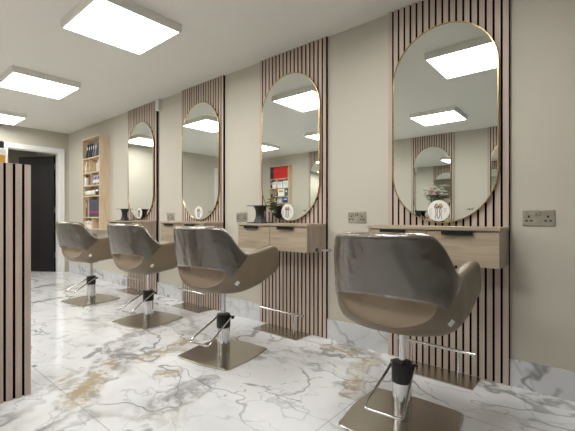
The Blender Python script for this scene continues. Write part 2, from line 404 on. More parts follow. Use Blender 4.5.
# ================================================================ mirrors
def stadium(hw, hh, n=24):
    pts = []
    for sgn in (1, -1):
        for i in range(n+1):
            a = math.pi*i/n
            pts.append((sgn*hw*math.cos(a), sgn*((hh-hw)+hw*math.sin(a))))
    return pts
def mirror_obj(label):
    t = thing('mirror', label, 'mirror', group='pill-shaped mirrors')
    hw, hh = .328, .645
    bm = bmesh.new(); p = stadium(hw-.004, hh-.004)
    f = [bm.verts.new((x_, -.017, z)) for x_, z in p]; b = [bm.verts.new((x_, 0, z)) for x_, z in p]
    bm.faces.new(f); bm.faces.new(b[::-1])
    for i in range(len(p)): bm.faces.new((f[i], f[(i+1) % len(p)], b[(i+1) % len(p)], b[i]))
    obj('mirror_glass', bm, M['mirror'], t)
    bm = bmesh.new(); rings = []
    for (g, y) in ((0, 0), (0, -.021), (-.0055, -.021), (-.0055, 0)):
        rings.append([bm.verts.new((x_, y, z)) for x_, z in stadium(hw+.002+g, hh+.002+g)])
    nn = len(rings[0])
    for q in range(4):
        a, b = rings[q], rings[(q+1) % 4]
        for i in range(nn): bm.faces.new((a[i], a[(i+1) % nn], b[(i+1) % nn], b[i]))
    obj('mirror_frame', bm, M['gold'], t)
    return t
mr0 = mirror_obj('')
MZ = .952+.645
mir_off = [.779, 2.07, 3.35, 4.64]
for i, c in enumerate(mir_off):
    lb = ['pill-shaped gold-framed mirror at the right, largest, reflecting flowers and two ceiling lights',
          'second pill-shaped gold-framed mirror from the right, reflecting the red files on a shelf unit',
          'third pill-shaped gold-framed mirror from the right, reflecting a white doorway edge',
          'farthest and narrowest pill-shaped gold-framed mirror, nearest the doorway'][i]
    o = mr0 if i == 0 else dup(mr0, (0, 0, 0), 0, lb)
    o.location = (-c, WALL-.022, MZ); o['label'] = lb
for i, c in enumerate(OC):
    lb = ['pill-shaped mirror on the opposite wall, its edge at the right of the nearest mirror', 'small arched mirror reflected in the middle of the nearest mirror above the flowers',
          'pill-shaped mirror on the opposite wall, between the two reflected ones', 'pill-shaped mirror on the opposite wall glimpsed at the right edge of the second mirror'][i]
    dup(mr0, (-c, OPP+.022, MZ), math.pi, lb)
MF = WALL-.022-.017      # mirror face

# round white card stuck low on every mirror: ribbon bows drawn on it, and the small black mark beside it
def ribbon_card():
    t = thing('round_card', '', 'card')
    bm = bmesh.new(); 
    r = bmesh.ops.create_circle(bm, cap_ends=True, segments=48, radius=.069)
    bmesh.ops.rotate(bm, verts=bm.verts, cent=(0, 0, 0), matrix=Matrix.Rotation(R(90), 3, 'X'))
    ex = bmesh.ops.extrude_face_region(bm, geom=bm.faces[:])
    bmesh.ops.translate(bm, verts=[v for v in ex['geom'] if isinstance(v, bmesh.types.BMVert)], vec=(0, -.003, 0))
    obj('disc', bm, M['paper'], t)
    bm = bmesh.new()
    for x0 in (-.012, .012):
        for dx in (-1, 1):
            pts = [(x0, -.0036, .022), (x0+dx*.006, -.0036, 0), (x0+dx*.003, -.0036, -.025), (x0+dx*.010, -.0036, -.052)]
            tube(bm, smooth_path(pts, 5), .0018, 6)
            tube(bm, smooth_path([(x0, -.0036, .02), (x0+dx*.012, -.0036, .03), (x0+dx*.012, -.0036, .018), (x0, -.0036, .02)], 5), .0018, 6)
    obj('ribbon', bm, M['black'], t)
    for x0 in (-.013, .013):
        bm = bmesh.new()
        for j in range(6):
            a = j*math.pi/3; lathe(bm, [(.001, 0), (.006, .0008), (.001, .0016)], (x0+.007*math.cos(a), .007*math.sin(a), 0), 8)
        lathe(bm, [(.004, 0), (.004, .002)], (x0, 0, 0), 8)
        bmesh.ops.rotate(bm, verts=bm.verts, cent=(0, 0, 0), matrix=Matrix.Rotation(R(90), 3, 'X'))
        bmesh.ops.translate(bm, verts=bm.verts, vec=(0, -.0032, .036))
        obj('flower', bm, flat((190, 165, 120)), t)
    for x0, n_ in ((-.058, 7), (.034, 3)):
        bm = bmesh.new(); box(bm, x0, x0+.0012, -.0032, -.003, .014-n_*.008, .014)
        for j in range(n_):
            z = .012-j*.008; box(bm, x0, x0+.018-.003*(j % 2), -.0034, -.003, z, z+.0022)
        obj('print', bm, M['label'], t)
    return t
def maker_mark():
    bm = bmesh.new()
    tube(bm, smooth_path([(-.02, 0, -.002), (-.008, 0, .005), (.002, 0, 0), (.02, 0, .009)], 4), .0014, 5)
    tube(bm, [(-.008, 0, .005), (-.002, 0, -.007)], .0014, 5); tube(bm, [(.004, 0, .003), (.016, 0, -.004)], .0014, 5)
    bmesh.ops.scale(bm, verts=bm.verts, vec=(1, .5, 1))
    return obj('mirror_mark', bm, M['black'])
rc = ribbon_card(); mk = maker_mark()
for i, c in enumerate(PC):
    pl = ['nearest', 'second', 'third', 'farthest'][i]
    lb = 'round white card with two ribbon bows stuck low on the %s mirror from the right' % pl if i else 'largest round white card with two black ribbon bows, low on the nearest mirror'
    o = rc if i == 0 else dup(rc, (0, 0, 0), 0, lb)
    o.location = (-(c+.018), MF-.0005, 1.031); tag(o, lb, 'card', 'round cards on the mirrors')
    m = mk if i == 0 else mk.copy()
    if i: C.objects.link(m)
    m.location = (-(c-.172), MF-.0012, 1.038)
    tag(m, 'small black scribble mark at the lower right of the %s mirror' % ['nearest', 'second', 'third', 'farthest'][i], 'sticker', 'marks on the mirrors')

# ================================================================ consoles
CW = .775; CD = .275; CB, CT = .712, .933
def console():
    t = thing('wall_console', '', 'console shelf')
    hw = CW/2
    bm = bmesh.new()
    box(bm, -hw+.018, hw-.018, -CD+.02, -.024, CB, CB+.018)
    box(bm, -hw+.018, hw-.018, -.042, -.024, CB+.018, CT-.018); box(bm, -.009, .009, -CD+.022, -.042, CB+.018, CT-.018)
    obj('body', bm, M['oak'], t)
    for s_ in (-1, 1): cubobj('side_panel', M['oakside'], t, s_*hw, s_*(hw-.018), -CD+.002, -.024, CB, CT-.018)
    cubobj('top', M['oak'], t, -hw-.004, hw+.004, -CD-.006, -.024, CT-.018, CT)
    for s_ in (-1, 1):
        x0, x1 = (s_*.003, s_*(hw-.003)) if s_ > 0 else (-(hw-.003), -.003)
        bm = bmesh.new(); box(bm, x0, x1, -CD+.001, -CD+.019, CB+.002, CT-.024)
        d = obj('drawer', bm, M['oak'], t)
        xc = (x0+x1)/2-.02
        bm = bmesh.new(); box(bm, xc-.085, xc+.085, -CD-.014, -CD+.001, CT-.026, CT-.022); box(bm, xc-.085, xc+.085, -CD-.014, -CD-.010, CT-.042, CT-.022)
        box(bm, xc-.085, xc+.085, -CD-.014, -CD-.004, CT-.044, CT-.040)
        obj('handle', bm, M['black'], d)
    return t
c0 = console()
cl = ['oak two-drawer wall console at the right under the nearest mirror', 'oak two-drawer wall console under the second mirror, carrying the larger black display stand',
      'oak two-drawer wall console under the third mirror, nothing standing on it', 'farthest oak two-drawer wall console, carrying the small-looking black display stand']
for i, c in enumerate(PC):
    o = c0 if i == 0 else dup(c0, (0, 0, 0), 0, cl[i])
    o.location = (-(c+.013), WALL, 0); tag(o, cl[i], 'console shelf', 'oak consoles below the mirrors')
for i, c in enumerate(OC):
    dup(c0, (-c, OPP, 0), math.pi, ['oak console under the panel reflected at the right edge of the nearest mirror', 'oak console on the opposite wall holding the flowers seen in the nearest mirror',
        'oak console on the opposite wall, next beyond the one with flowers', 'oak console on the opposite wall reflected at the edge of the second mirror'][i])

# black hourglass display stands
def stand():
    t = thing('display_stand', '', 'display stand')
    cubobj('base', M['riser'], t, -.094, .094, -.075, .075, 0, .008)
    cubobj('top_plate', M['riser'], t, -.096, .096, -.075, .075, .150, .155)
    bm = bmesh.new()
    prof = [(.066, 0), (.058, .012), (.047, .035), (.042, .06), (.042, .085), (.047, .11), (.058, .132), (.066, .142)]
    lathe(bm, [(r_*.93, z+.008) for r_, z in prof], n=40, sq=lambda a: 1/max(abs(math.cos(a)), abs(math.sin(a)))**.35)
    for v in bm.verts: v.co.y *= .8
    obj('pedestal', bm, M['riser'], t, True)
    return t
st = stand(); st.location = (-2.285, 2.335, CT); st['label'] = 'black hourglass display stand with flat square top on the second console, larger in view'; st['group'] = 'black display stands'
dup(st, (-4.79, 2.335, CT), 0, 'black hourglass display stand on the farthest console, smaller in view')
dup(st, (-2.50, OPP+.17, CT), 0, 'black hourglass display stand reflected small in the nearest mirror, beside the flowers')

# hair dryer holders at console ends
def holder():
    t = thing('dryer_holder', '', 'hair dryer holder')
    bm = bmesh.new(); pts = [(.088+.050*math.cos(a), .050*math.sin(a), 0) for a in [math.pi+2*math.pi*i/24 for i in range(25)]]
    tube(bm, pts, .0055, 8); tube(bm, [(0, 0, 0), (.04, 0, 0)], .006, 8)
    obj('ring', bm, M['chrome'], t)
    cubobj('bracket', M['black'], t, .0, .005, -.013, .013, -.013, .013)
    return t
h0 = holder(); h0.location = (-(2.065+.013-CW/2)+.0005, 2.36, .730); h0['label'] = 'thin chrome ring hair dryer holder on the right end of the second console'; h0['group'] = 'dryer holders'
dup(h0, (-(4.644+.013-CW/2)+.0005, 2.36, .730), 0, 'thin chrome ring hair dryer holder on the right end of the farthest console')

# ================================================================ sockets
def socket():
    t = thing('wall_socket', '', 'socket')
    cubobj('face_plate', M['satin'], t, -.076, .076, -.008, 0, -.045, .045, bev=.003)
    for x0 in (-.045, .045):
        bm = bmesh.new(); box(bm, x0-.005, x0+.005, -.0086, -.0075, .0, .012); box(bm, x0-.017, x0-.005+.001, -.0086, -.0075, -.022, -.014); box(bm, x0+.006, x0+.018, -.0086, -.0075, -.022, -.014)
        obj('pin_holes', bm, M['black'], t)
    for x0 in (-.009, .009):
        bm = bmesh.new(); box(bm, x0-.0065, x0+.0065, -.011, -.0075, .008, .03, bev=.001); obj('rocker', bm, M['chrome'], t)
    return t
s0 = socket()
for i, (s, lb) in enumerate(((.257, 'steel double wall socket at the far right of the picture, alone on the wall'), (1.415, 'steel double wall socket left of the nearest slatted panel, above the nearest chair'),
        (2.71, 'steel double wall socket left of the second console, beside the black stand'), (3.97, 'steel double wall socket between the third and farthest consoles'))):
    o = s0 if i == 0 else dup(s0, (0, 0, 0), 0, lb)
    o.location = (-s, WALL, .988); tag(o, lb, 'socket', 'steel double sockets')
t = thing('wall_switch', 'small dark wall switch left of the open shelf unit', 'switch', (-6.42, WALL, .99))
cubobj('face_plate', M['black'], t, -.045, .045, -.009, 0, -.045, .045, bev=.003); cubobj('rocker', M['black'], t, -.012, .012, -.013, -.008, -.02, .02, bev=.002)
bm = bmesh.new(); box(bm, -.035, .035, -.05, 0, -.07, .07, bev=.006)
bm2 = obj('wall_sensor', bm, M['white'], None, True); bm2.location = (-4.215, WALL, CEIL-.071)
tag(bm2, 'small white box fixed at the ceiling right of the farthest slatted panel', 'sensor')
bm = bmesh.new(); box(bm, -.004, .004, -.006, 0, .16, CEIL-.142); bm2 = obj('cable_strip', bm, M['black']); bm2.location = (-4.243, WALL, 0)
tag(bm2, 'thin black vertical strip below the white ceiling box beside farthest slatted panel', 'cable')

# ================================================================ foot rests
def footrest():
    t = thing('foot_rest', '', 'foot rest')
    cubobj('plate', M['steel'], t, -.247, .247, -.10, .10, 0, .006)
    bm = bmesh.new(); tube(bm, [(-.242, 0, .176), (-.238, 0, .176), (.238, 0, .176), (.242, 0, .176)], .012, 12, flatz=.8); obj('foot_bar', bm, M['chrome'], t, True)
    for x0 in (-.145, .145):
        bm = bmesh.new(); tube(bm, [(x0, 0, .004), (x0, 0, .17)], .0085, 12); obj('post', bm, M['chrome'], t, True)
    return t
f0 = footrest()
for i, c in enumerate(PC):
    lb = ['chrome foot rest bar on a steel plate behind the nearest chair', 'chrome foot rest bar on a steel plate at the foot of the second slatted panel', 'chrome foot rest bar behind the pump lever of the second chair from the right',
          'farthest chrome foot rest bar, between the two farthest chairs'][i]
    o = f0 if i == 0 else dup(f0, (0, 0, 0), 0, lb)
    o.location = (-(c+.018), 2.383, 0); tag(o, lb, 'foot rest', 'foot rests below the consoles')

# ================================================================ styling chairs
PLAN = smooth_path([(0, -.300, 0), (.075, -.296, 0), (.145, -.278, 0), (.210, -.240, 0), (.262, -.180, 0), (.287, -.09, 0), (.292, .0, 0), (.299, .09, 0), (.304, .18, 0), (.306, .270, 0)], 10)
def lerp_tab(tab, x):
    for (x0, y0), (x1, y1) in zip(tab, tab[1:]):
        if x <= x1:
            t_ = (x-x0)/(x1-x0); t_ = t_*t_*(3-2*t_) if False else t_
            return y0+(y1-y0)*t_
    return tab[-1][1]
def smooth_tab(tab, x):
    xs = [p[0] for p in tab]
    if x <= xs[0]: return tab[0][1]
    if x >= xs[-1]: return tab[-1][1]
    i = max(j for j in range(len(xs)-1) if xs[j] <= x)
    def sl(j):
        if j == 0: return (tab[1][1]-tab[0][1])/(xs[1]-xs[0])
        if j == len(xs)-1: return (tab[-1][1]-tab[-2][1])/(xs[-1]-xs[-2])
        return (tab[j+1][1]-tab[j-1][1])/(xs[j+1]-xs[j-1])
    h_ = xs[i+1]-xs[i]; t_ = (x-xs[i])/h_; t2, t3 = t_*t_, t_**3
    return (2*t3-3*t2+1)*tab[i][1]+(t3-2*t2+t_)*h_*sl(i)+(-2*t3+3*t2)*tab[i+1][1]+(t3-t2)*h_*sl(i+1)
TOP = [(0, .910), (.20, .909), (.28, .906), (.345, .894), (.40, .855), (.452, .80), (.50, .757), (.56, .733), (.66, .735), (.83, .753), (.93, .762), (.975, .752), (1, .725)]
LOW = [(0, .462), (.5, .468), (.8, .50), (1, .565)]
RT = [(0, 0), (.12, .32), (.25, .57), (.38, .735), (.5, .84), (.62, .925), (.75, .995), (.88, 1.055), (1, 1.10)]
RA = [(0, 0), (.12, .33), (.25, .62), (.38, .82), (.5, .93), (.62, .985), (.75, 1.0), (.88, 1.0), (1, .99)]
GZ = [(0, 0), (.12, .003), (.25, .02), (.38, .075), (.5, .16), (.62, .29), (.75, .48), (.88, .74), (1, 1)]
def shell_pt(u, v, inset=0):
    au = abs(u); i = au*(len(PLAN)-1); j = min(int(i), len(PLAN)-2); p = PLAN[j].lerp(PLAN[j+1], i-j)
    p = Vector((p.x*(1 if u >= 0 else -1), p.y))
    wb = max(0, 1-au/.62); wb = wb*wb*(3-2*wb)
    r = smooth_tab(RT, v)*wb+smooth_tab(RA, v)*(1-wb)
    top = smooth_tab(TOP, au); low = smooth_tab(LOW, au)
    # the raised back leans a little further out at the top
    lean = .030*wb*max(0, (v-.55)/.45)**1.2
    # narrow the back towards its upper corners
    q = Vector((p.x*r, p.y*r-lean))
    zlow = .462+(low-.462)*min(1, r)**2
    z = zlow+(top-zlow)*smooth_tab(GZ, v)
    if inset:
        d = Vector((q.x, q.y-.05)); L_ = d.length
        if L_ > 1e-6: q = q-d/L_*min(inset, L_*.9)
    return Vector((q.x, q.y, z))
U0 = .36
def lens(u):
    au = abs(u)
    if au >= U0: return .71, .71
    k_ = math.sqrt(max(0, 1-(au/U0)**2)); k2 = 1-(au/U0)**2
    return .71-.255*k_, .71+.03*k2
def chair_shell():
    bm = bmesh.new(); lens_bm = bmesh.new(); NU = 120; NL, NT = 18, 14
    us = [-1+2*i/NU for i in range(NU+1)]
    cols_lo, cols_hi, lipb, lipt = [], [], [], []
    for u in us:
        vb, vt = lens(u); k_ = (vt-vb)/.25
        cols_lo.append([bm.verts.new(shell_pt(u, vb*j/NL)) for j in range(NL+1)])
        cols_hi.append([bm.verts.new(shell_pt(u, vt+(1-vt)*j/NT)) for j in range(NT+1)])
        dep = .012+.074*min(1, k_*1.3)
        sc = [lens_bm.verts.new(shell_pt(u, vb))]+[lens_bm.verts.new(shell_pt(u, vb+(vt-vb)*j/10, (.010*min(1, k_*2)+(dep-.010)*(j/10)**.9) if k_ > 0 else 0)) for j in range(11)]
        lipb.append(sc); lipt.append([bm.verts.new(shell_pt(u, vt, dep)), bm.verts.new(shell_pt(u, vt, dep*.5)), bm.verts.new(shell_pt(u, vt))])
    # rim and inner lining
    inner = []
    TH = .066
    for u in us:
        col = []
        for k_ in range(9):
            a = math.pi*k_/8; p_out = shell_pt(u, 1); p_in = shell_pt(u, 1, TH)
            mid = (p_out+p_in)/2; hv = (p_out-p_in)/2
            col.append(mid+hv*math.cos(a)+Vector((0, 0, .016*math.sin(a))))
        for j in range(1, 17):
            v = 1-j/16*.62; col.append(shell_pt(u, v, TH+.042*math.sin(math.pi*j/16)))
        inner.append([bm.verts.new(c_) for c_ in col])
    def skin(cols, bm=bm):
        for a, b in zip(cols, cols[1:]):
            for j in range(len(a)-1):
                try:
                    bm.faces.new((a[j], b[j], b[j+1], a[j+1]))
                except ValueError: pass
    skin(cols_lo); skin(cols_hi); skin(inner)
    I = [i for i, u in enumerate(us) if abs(u) <= U0+.02]
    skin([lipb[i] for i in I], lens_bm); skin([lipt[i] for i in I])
    # close the arm fronts
    for e_ in (0, NU):
        outer = [shell_pt(us[e_], v/24) for v in range(9, 25)]
        innr = [v.co.copy() for v in inner[e_]]
        ring = [bm.verts.new(c_) for c_ in outer+innr[1:]]
        bm.faces.new(ring)
    bmesh.ops.remove_doubles(bm, verts=bm.verts, dist=.0004)
    bm.faces.ensure_lookup_table()
    bad = [f for f in bm.faces if f.calc_area() < 1e-9]
    bmesh.ops.delete(bm, geom=bad, context='FACES_ONLY')
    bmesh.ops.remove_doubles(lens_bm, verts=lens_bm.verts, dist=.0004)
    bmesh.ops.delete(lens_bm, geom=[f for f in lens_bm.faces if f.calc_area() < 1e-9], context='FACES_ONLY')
    return bm, lens_bm
def plastic_cover():
    bm = bmesh.new(); NW, NV = 70, 30; cols = []
    for i in range(NW+1):
        w_ = -1+2*i/NW; col = []
        for j in range(NV+1):
            f = j/NV
            ue = .415+.145*f
            u = w_*ue; vb, vt = lens(u); v = vt-.012+(1-vt+.012)*f
            p = shell_pt(u, v, -.004)
            nd = noise.noise(Vector((p.x*22, p.z*9, 3.1)))*.0035+noise.noise(Vector((p.x*50, p.z*30, 8.1)))*.0015
            d = Vector((p.x, p.y-.05, 0)).normalized(); p = p+d*(nd+.002)
            col.append(p)
        u = w_*.56
        for k_ in range(1, 8):
            a = math.pi*k_/8; po = shell_pt(u, 1, -.006); pi_ = shell_pt(u, 1, .072)
            mid = (po+pi_)/2; hv = (po-pi_)/2
            col.append(mid+hv*math.cos(a)+Vector((0, 0, .021*math.sin(a))))
        for k_ in range(1, 10): col.append(shell_pt(u, 1-k_*.035, .072+.05*k_/10))
        cols.append([bm.verts.new(c_) for c_ in col])
    for a, b in zip(cols, cols[1:]):
        for j in range(len(a)-1): bm.faces.new((a[j], b[j], b[j+1], a[j+1]))
    return bm
def sqr(a, e_=.5):
    c_, s_ = abs(math.cos(a)), abs(math.sin(a)); n_ = 16
    return (c_**n_+s_**n_)**(-1/n_)*(1+.03*math.cos(4*a))
def make_chair():
    t = thing('salon_chair', '', 'salon chair')
    sh_, ln_ = chair_shell()
    obj('shell', sh_, M['leather'], t, True, 32)
    obj('back_inset', ln_, M['insettaupe'], t, True, 60)['label'] = 'inset under the back, coloured a lighter taupe than the shell'
    obj('plastic_cover', plastic_cover(), M['plastic'], t, True, 80)
    # seat cushion: a rounded pad filling the tub
    bm = bmesh.new(); rings = []
    for fz, sc in ((.479, .70), (.485, .80), (.51, .90), (.53, .92), (.55, .90), (.562, .80), (.568, .5), (.57, .05)):
        ring = []
        for i in range(64):
            a = 2*math.pi*i/64; q = (abs(math.cos(a))**4+abs(math.sin(a))**4)**(-.25)
            ring.append(bm.verts.new((.228*q*sc*math.cos(a), .018+.255*q*sc*math.sin(a), fz)))
        rings.append(ring)
    for a, b in zip(rings, rings[1:]):
        for i in range(64): bm.faces.new((a[i], a[(i+1) % 64], b[(i+1) % 64], b[i]))
    bm.faces.new(rings[0][::-1]); bm.faces.new(rings[-1])
    obj('seat', bm, M['leather'], t, True, 60)
    bm = bmesh.new(); lathe(bm, [(.016, .27), (.016, .455)], n=24); obj('lift_tube', bm, M['chrome'], t, True)
    cubobj('seat_mount', M['black'], t, -.05, .05, -.05, .05, .446, .47)
    bm = bmesh.new(); lathe(bm, [(.046, .19), (.050, .193), (.050, .275), (.046, .287), (.018, .289)], n=32); obj('collar', bm, M['black'], t, True)
    bm = bmesh.new(); lathe(bm, [(.046, .008), (.046, .19)], n=32); obj('hydraulic_cylinder', bm, M['chrome'], t, True)
    bm = bmesh.new(); lathe(bm, [(.241, .0), (.245, .002), (.245, .007), (.241, .010), (.10, .012), (.001, .0125)], n=96, sq=sqr)
    obj('base_plate', bm, M['steel'], t, True, 30)
    bm = bmesh.new()
    pts = [(-.056, .055, .262), (-.058, .01, .262), (-.062, -.05, .235), (-.082, -.20, .165), (-.084, -.235, .146), (-.078, -.25, .142), (-.06, -.253, .142), (0, -.253, .142), (.06, -.253, .142), (.078, -.25, .142), (.084, -.235, .146), (.082, -.20, .165), (.062, -.05, .235), (.058, .01, .262), (.056, .055, .262)]
    tube(bm, smooth_path(pts, 4), .0065, 10)
    lv = obj('pump_lever', bm, M['chrome'], t, True)
    bm = bmesh.new(); tube(bm, [(-.066, .03, .262), (.066, .03, .262)], .012, 12); obj('pivot', bm, M['black'], lv)
    # white sewn label on the lower right of the shell
    bm = bmesh.new(); P = [[shell_pt(.435+.05*a, .56+.10*b-.0*a, -.003) for a in (0, 1)] for b in (0, 1)]
    vv = [bm.verts.new(P[0][0]), bm.verts.new(P[0][1]), bm.verts.new(P[1][1]), bm.verts.new(P[1][0])]
    c_ = sum((v.co for v in vv), Vector())/4; nn = (vv[1].co-vv[0].co).cross(vv[3].co-vv[0].co).normalized()
    ux = (vv[1].co-vv[0].co).normalized(); uz = nn.cross(ux).normalized()
    ax = (ux*.9-uz*.35).normalized(); az = nn.cross(ax)
    bm.clear()
    if nn.x < 0: nn = -nn
    q = [c_+ax*sx*.011+az*sz*.014 for sx, sz in ((-1, -1), (1, -1), (1, 1), (-1, 1))]
    f1 = [bm.verts.new(p+nn*.004) for p in q]; f2 = [bm.verts.new(p-nn*.004) for p in q]
    bm.faces.new(f1); bm.faces.new(f2[::-1])
    for i in range(4): bm.faces.new((f1[i], f1[(i+1) % 4], f2[(i+1) % 4], f2[i]))
    sl = obj('sewn_label', bm, M['paper'], t); sl['label'] = 'small white sewn label'
    bm = bmesh.new()
    for sz in (-.006, 0, .006):
        q = [c_+nn*.0042+ax*sx*.006+az*(sz+dz) for sx, dz in ((-1, -.001), (1, -.001), (1, .001), (-1, .001))]
        bm.faces.new([bm.verts.new(p) for p in q])
    obj('lettering', bm, M['label'], sl)
    return t
ch0 = make_chair()
for i, (s, n, th, lb) in enumerate(((.732, 1.737, 4, 'taupe tub salon chair nearest the camera, with clear plastic over its back'),
        (2.08, 1.745, 9, 'taupe tub salon chair second from the right, on a square steel base'),
        (3.29, 1.835, 9, 'taupe tub salon chair third from the right, before the third mirror'),
        (4.58, 1.83, 9, 'farthest taupe tub salon chair, nearest the doorway'))):
    o = ch0 if i == 0 else dup(ch0, (0, 0, 0), 0, lb)
    o.location = (-s, n, 0); o.rotation_euler = (0, 0, R(th)); tag(o, lb, 'salon chair', 'salon chairs in a row')

# ================================================================ reception desk with slatted front
t = thing('reception_desk', 'slatted pink-brown counter end at the left edge of the picture', 'desk')
y1 = .649; y0 = -.3; xf = -2.427; hh = 1.283
bm = bmesh.new()
ns = 23; pit = (y1-y0-.030)/(ns-1)
for i in range(ns):
    y = y1-.030-i*pit; box(bm, xf-.014, xf, y, y+.030, 0, hh)
bm.normal_update()
for f in bm.faces: f.material_index = 0 if abs(f.normal.y) < .5 else 1
obj('slats', bm, [M['slat'], M['felt']], t)
cubobj('felt_backing', M['felt'], t, xf-.022, xf-.014, y0, y1, 0, hh)
cubobj('carcass', M['oakside'], t, xf-.45, xf-.022, y0, y1-.002, 0, hh-.03)
cubobj('worktop', M['oak'], t, xf-.45, xf-.022, y0, y1-.002, hh-.03, hh-.001)
def lathe_obj(name, prof, m, parent, n=24):
    bm = bmesh.new(); lathe(bm, prof, n=n); return obj(name, bm, m, parent, True)
t = thing('product_jar', 'white jar with black cap and yellow label on the slatted counter at left', 'bottle', (-2.60, .532, hh-.001))
lathe_obj('jar_body', [(.044, 0), (.047, .003), (.047, .092), (.04, .098)], M['paper'], t)
lathe_obj('cap', [(.033, .098), (.033, .136), (.031, .139)], M['black'], t)
bm = bmesh.new(); v0 = []
for i in range(13):
    a_ = R(-44+110*i/12-55+30); v0.append([bm.verts.new((.0478*math.cos(a_), .0478*math.sin(a_), z)) for z in (.012, .058)])
for a_, b_ in zip(v0, v0[1:]): bm.faces.new((a_[0], b_[0], b_[1], a_[1]))
obj('paper_label', bm, flat((206, 164, 66)), t, True)

# ================================================================ wall shelf units
SH = [.79, .97, 1.298, 1.458, 1.66, 1.885, 2.195]
def shelf_unit(label, dividers):
    t = thing('shelf_unit', label, 'shelf unit')
    W_, D_ = .62, .14; T_ = .016
    cubobj('back_panel', M['pine'], t, -W_/2+T_, W_/2-T_, -.006, 0, SH[0], SH[-1])
    for s_ in (-1, 1): cubobj('side_panel', M['pine'], t, s_*W_/2, s_*(W_/2-T_), -D_, 0, SH[0]-T_/2, SH[-1]+T_/2)
    for z in SH: cubobj('shelf', M['pine'], t, -W_/2+T_, W_/2-T_, -D_+.001, -.006, z-T_/2, z+T_/2)
    for lv, xx in dividers: cubobj('divider', M['pine'], t, xx-.006, xx+.006, -D_+.003, -.006, SH[lv]+T_/2, SH[lv+1]-T_/2)
    return t
SX = -5.95
a = shelf_unit('tall open birch shelf unit of salon products on the wall left of the farthest panel', [(0, .04), (1, -.11), (3, .0), (4, -.07)])
a.location = (SX, WALL, 0)
OX = -5.90
b = shelf_unit('open birch shelf unit with red files reflected in the second mirror', [(4, .075), (1, .05)])
b.location = (OX, OPP, 0); b.rotation_euler = (0, 0, math.pi)
def place(o, base, side, x_, z, d=.07, rz=0):
    # side +1: unit on the mirror-side wall; -1: on the opposite wall (turned half round)
    o.location = (base+side*x_, (WALL-d) if side > 0 else OPP+d, z); o.rotation_euler = (0, 0, (0 if side > 0 else math.pi)+rz); return o
def book(name, cat, label, w_, d_, h_, rgb, spine=(225, 225, 225), group=None, lean=0):
    t = thing(name, label, cat, group=group)
    bm = bmesh.new(); box(bm, -w_/2, w_/2, -d_/2, d_/2, 0, h_)
    o = obj('cover', bm, flat(rgb), t)
    q = cubobj('spine_label', flat(spine), t, -w_*.33, w_*.33, -d_/2-.001, -d_/2, h_*.55, h_*.8)
    if lean: t.rotation_euler = (0, R(lean), 0)
    return t
def bottle(label, rgb, cap, h_, r_, group=None):
    t = thing('bottle', label, 'bottle', group=group)
    lathe_obj('bottle_body', [(r_*.94, 0), (r_, .003), (r_, h_*.68), (r_*.85, h_*.76), (r_*.4, h_*.8)], flat(rgb, .3), t, 18)
    lathe_obj('cap', [(r_*.42, h_*.8), (r_*.42, h_*.98), (r_*.38, h_)], flat(cap, .35), t, 16)
    lathe_obj('paper_label', [(r_*1.01, h_*.2), (r_*1.01, h_*.5)], flat((220, 218, 212)), t, 18)
    return t
def zz(lv): return SH[lv]+.0082
G = 'dark folders on the top shelf'
for i in range(5):
    o = book('folder', 'folder', ['leftmost dark leaning folder on the top shelf of the wall unit', 'second dark leaning folder from the left on the top shelf', 'middle dark leaning folder on the top shelf of the wall unit',
             'fourth folder, steel-grey, leaning on the top shelf', 'rightmost pale-topped folder leaning on the top shelf'][i], .042, .10, .21, [(40, 42, 48), (60, 64, 70), (28, 30, 36), (96, 104, 116), (120, 128, 138)][i], (200, 204, 210), G)
    place(o, SX, 1, -.19+i*.078, zz(5)+.001, .08); o.rotation_euler = (0, R(17), 0); o.location.z += .007
place(bottle('cream bottle in the left compartment of the second shelf down', (226, 196, 160), (235, 225, 210), .17, .03), SX, 1, -.225, zz(4), .105)
place(bottle('white bottle at the right of the second shelf down', (225, 220, 210), (236, 232, 225), .16, .032), SX, 1, .205, zz(4), .105)
place(bottle('white bottle with a dark cap, left on the middle shelf', (228, 226, 218), (40, 40, 46), .165, .034), SX, 1, -.25, zz(3), .10)
for i, (xx, c_) in enumerate(((.036, (120, 142, 176)), (.091, (92, 104, 122)), (.148, (150, 164, 190)), (.205, (78, 98, 140)))):
    place(bottle(['pale blue bottle right of the divider on the middle shelf', 'slate grey bottle on the middle shelf', 'light lavender bottle on the middle shelf', 'deep blue bottle rightmost on the middle shelf'][i], c_, (214, 214, 220), .15+.01*(i % 2), .026, 'blue bottles on the middle shelf'), SX, 1, xx, zz(3), .095)
def towel(label, L_, r_, group):
    bm = bmesh.new(); pts = []
    n_ = 90; prof = []
    for i in range(n_+1):
        a_ = 2*math.pi*3.2*i/n_; rr = r_*(.25+.75*i/n_); prof.append((rr*math.cos(a_), rr*math.sin(a_)))
    A = [bm.verts.new((-L_/2, y, z+r_)) for y, z in prof]; B = [bm.verts.new((L_/2, y, z+r_)) for y, z in prof]
    for i in range(n_): bm.faces.new((A[i], A[i+1], B[i+1], B[i]))
    o = obj('rolled_towel', bm, M['paper'], None, True); sm = o.modifiers.new('thick', 'SOLIDIFY'); sm.thickness = .009
    return tag(o, label, 'towel', group)
o = towel('rolled white towel sticking out of the shelf unit', .36, .042, 'white towels in the shelf unit'); place(o, SX, 1, -.10, zz(2)+.011, .085)
o = book('box', 'box', 'dark box beside the rolled white towel', .12, .10, .11, (48, 50, 56)); place(o, SX, 1, .18, zz(2), .07)
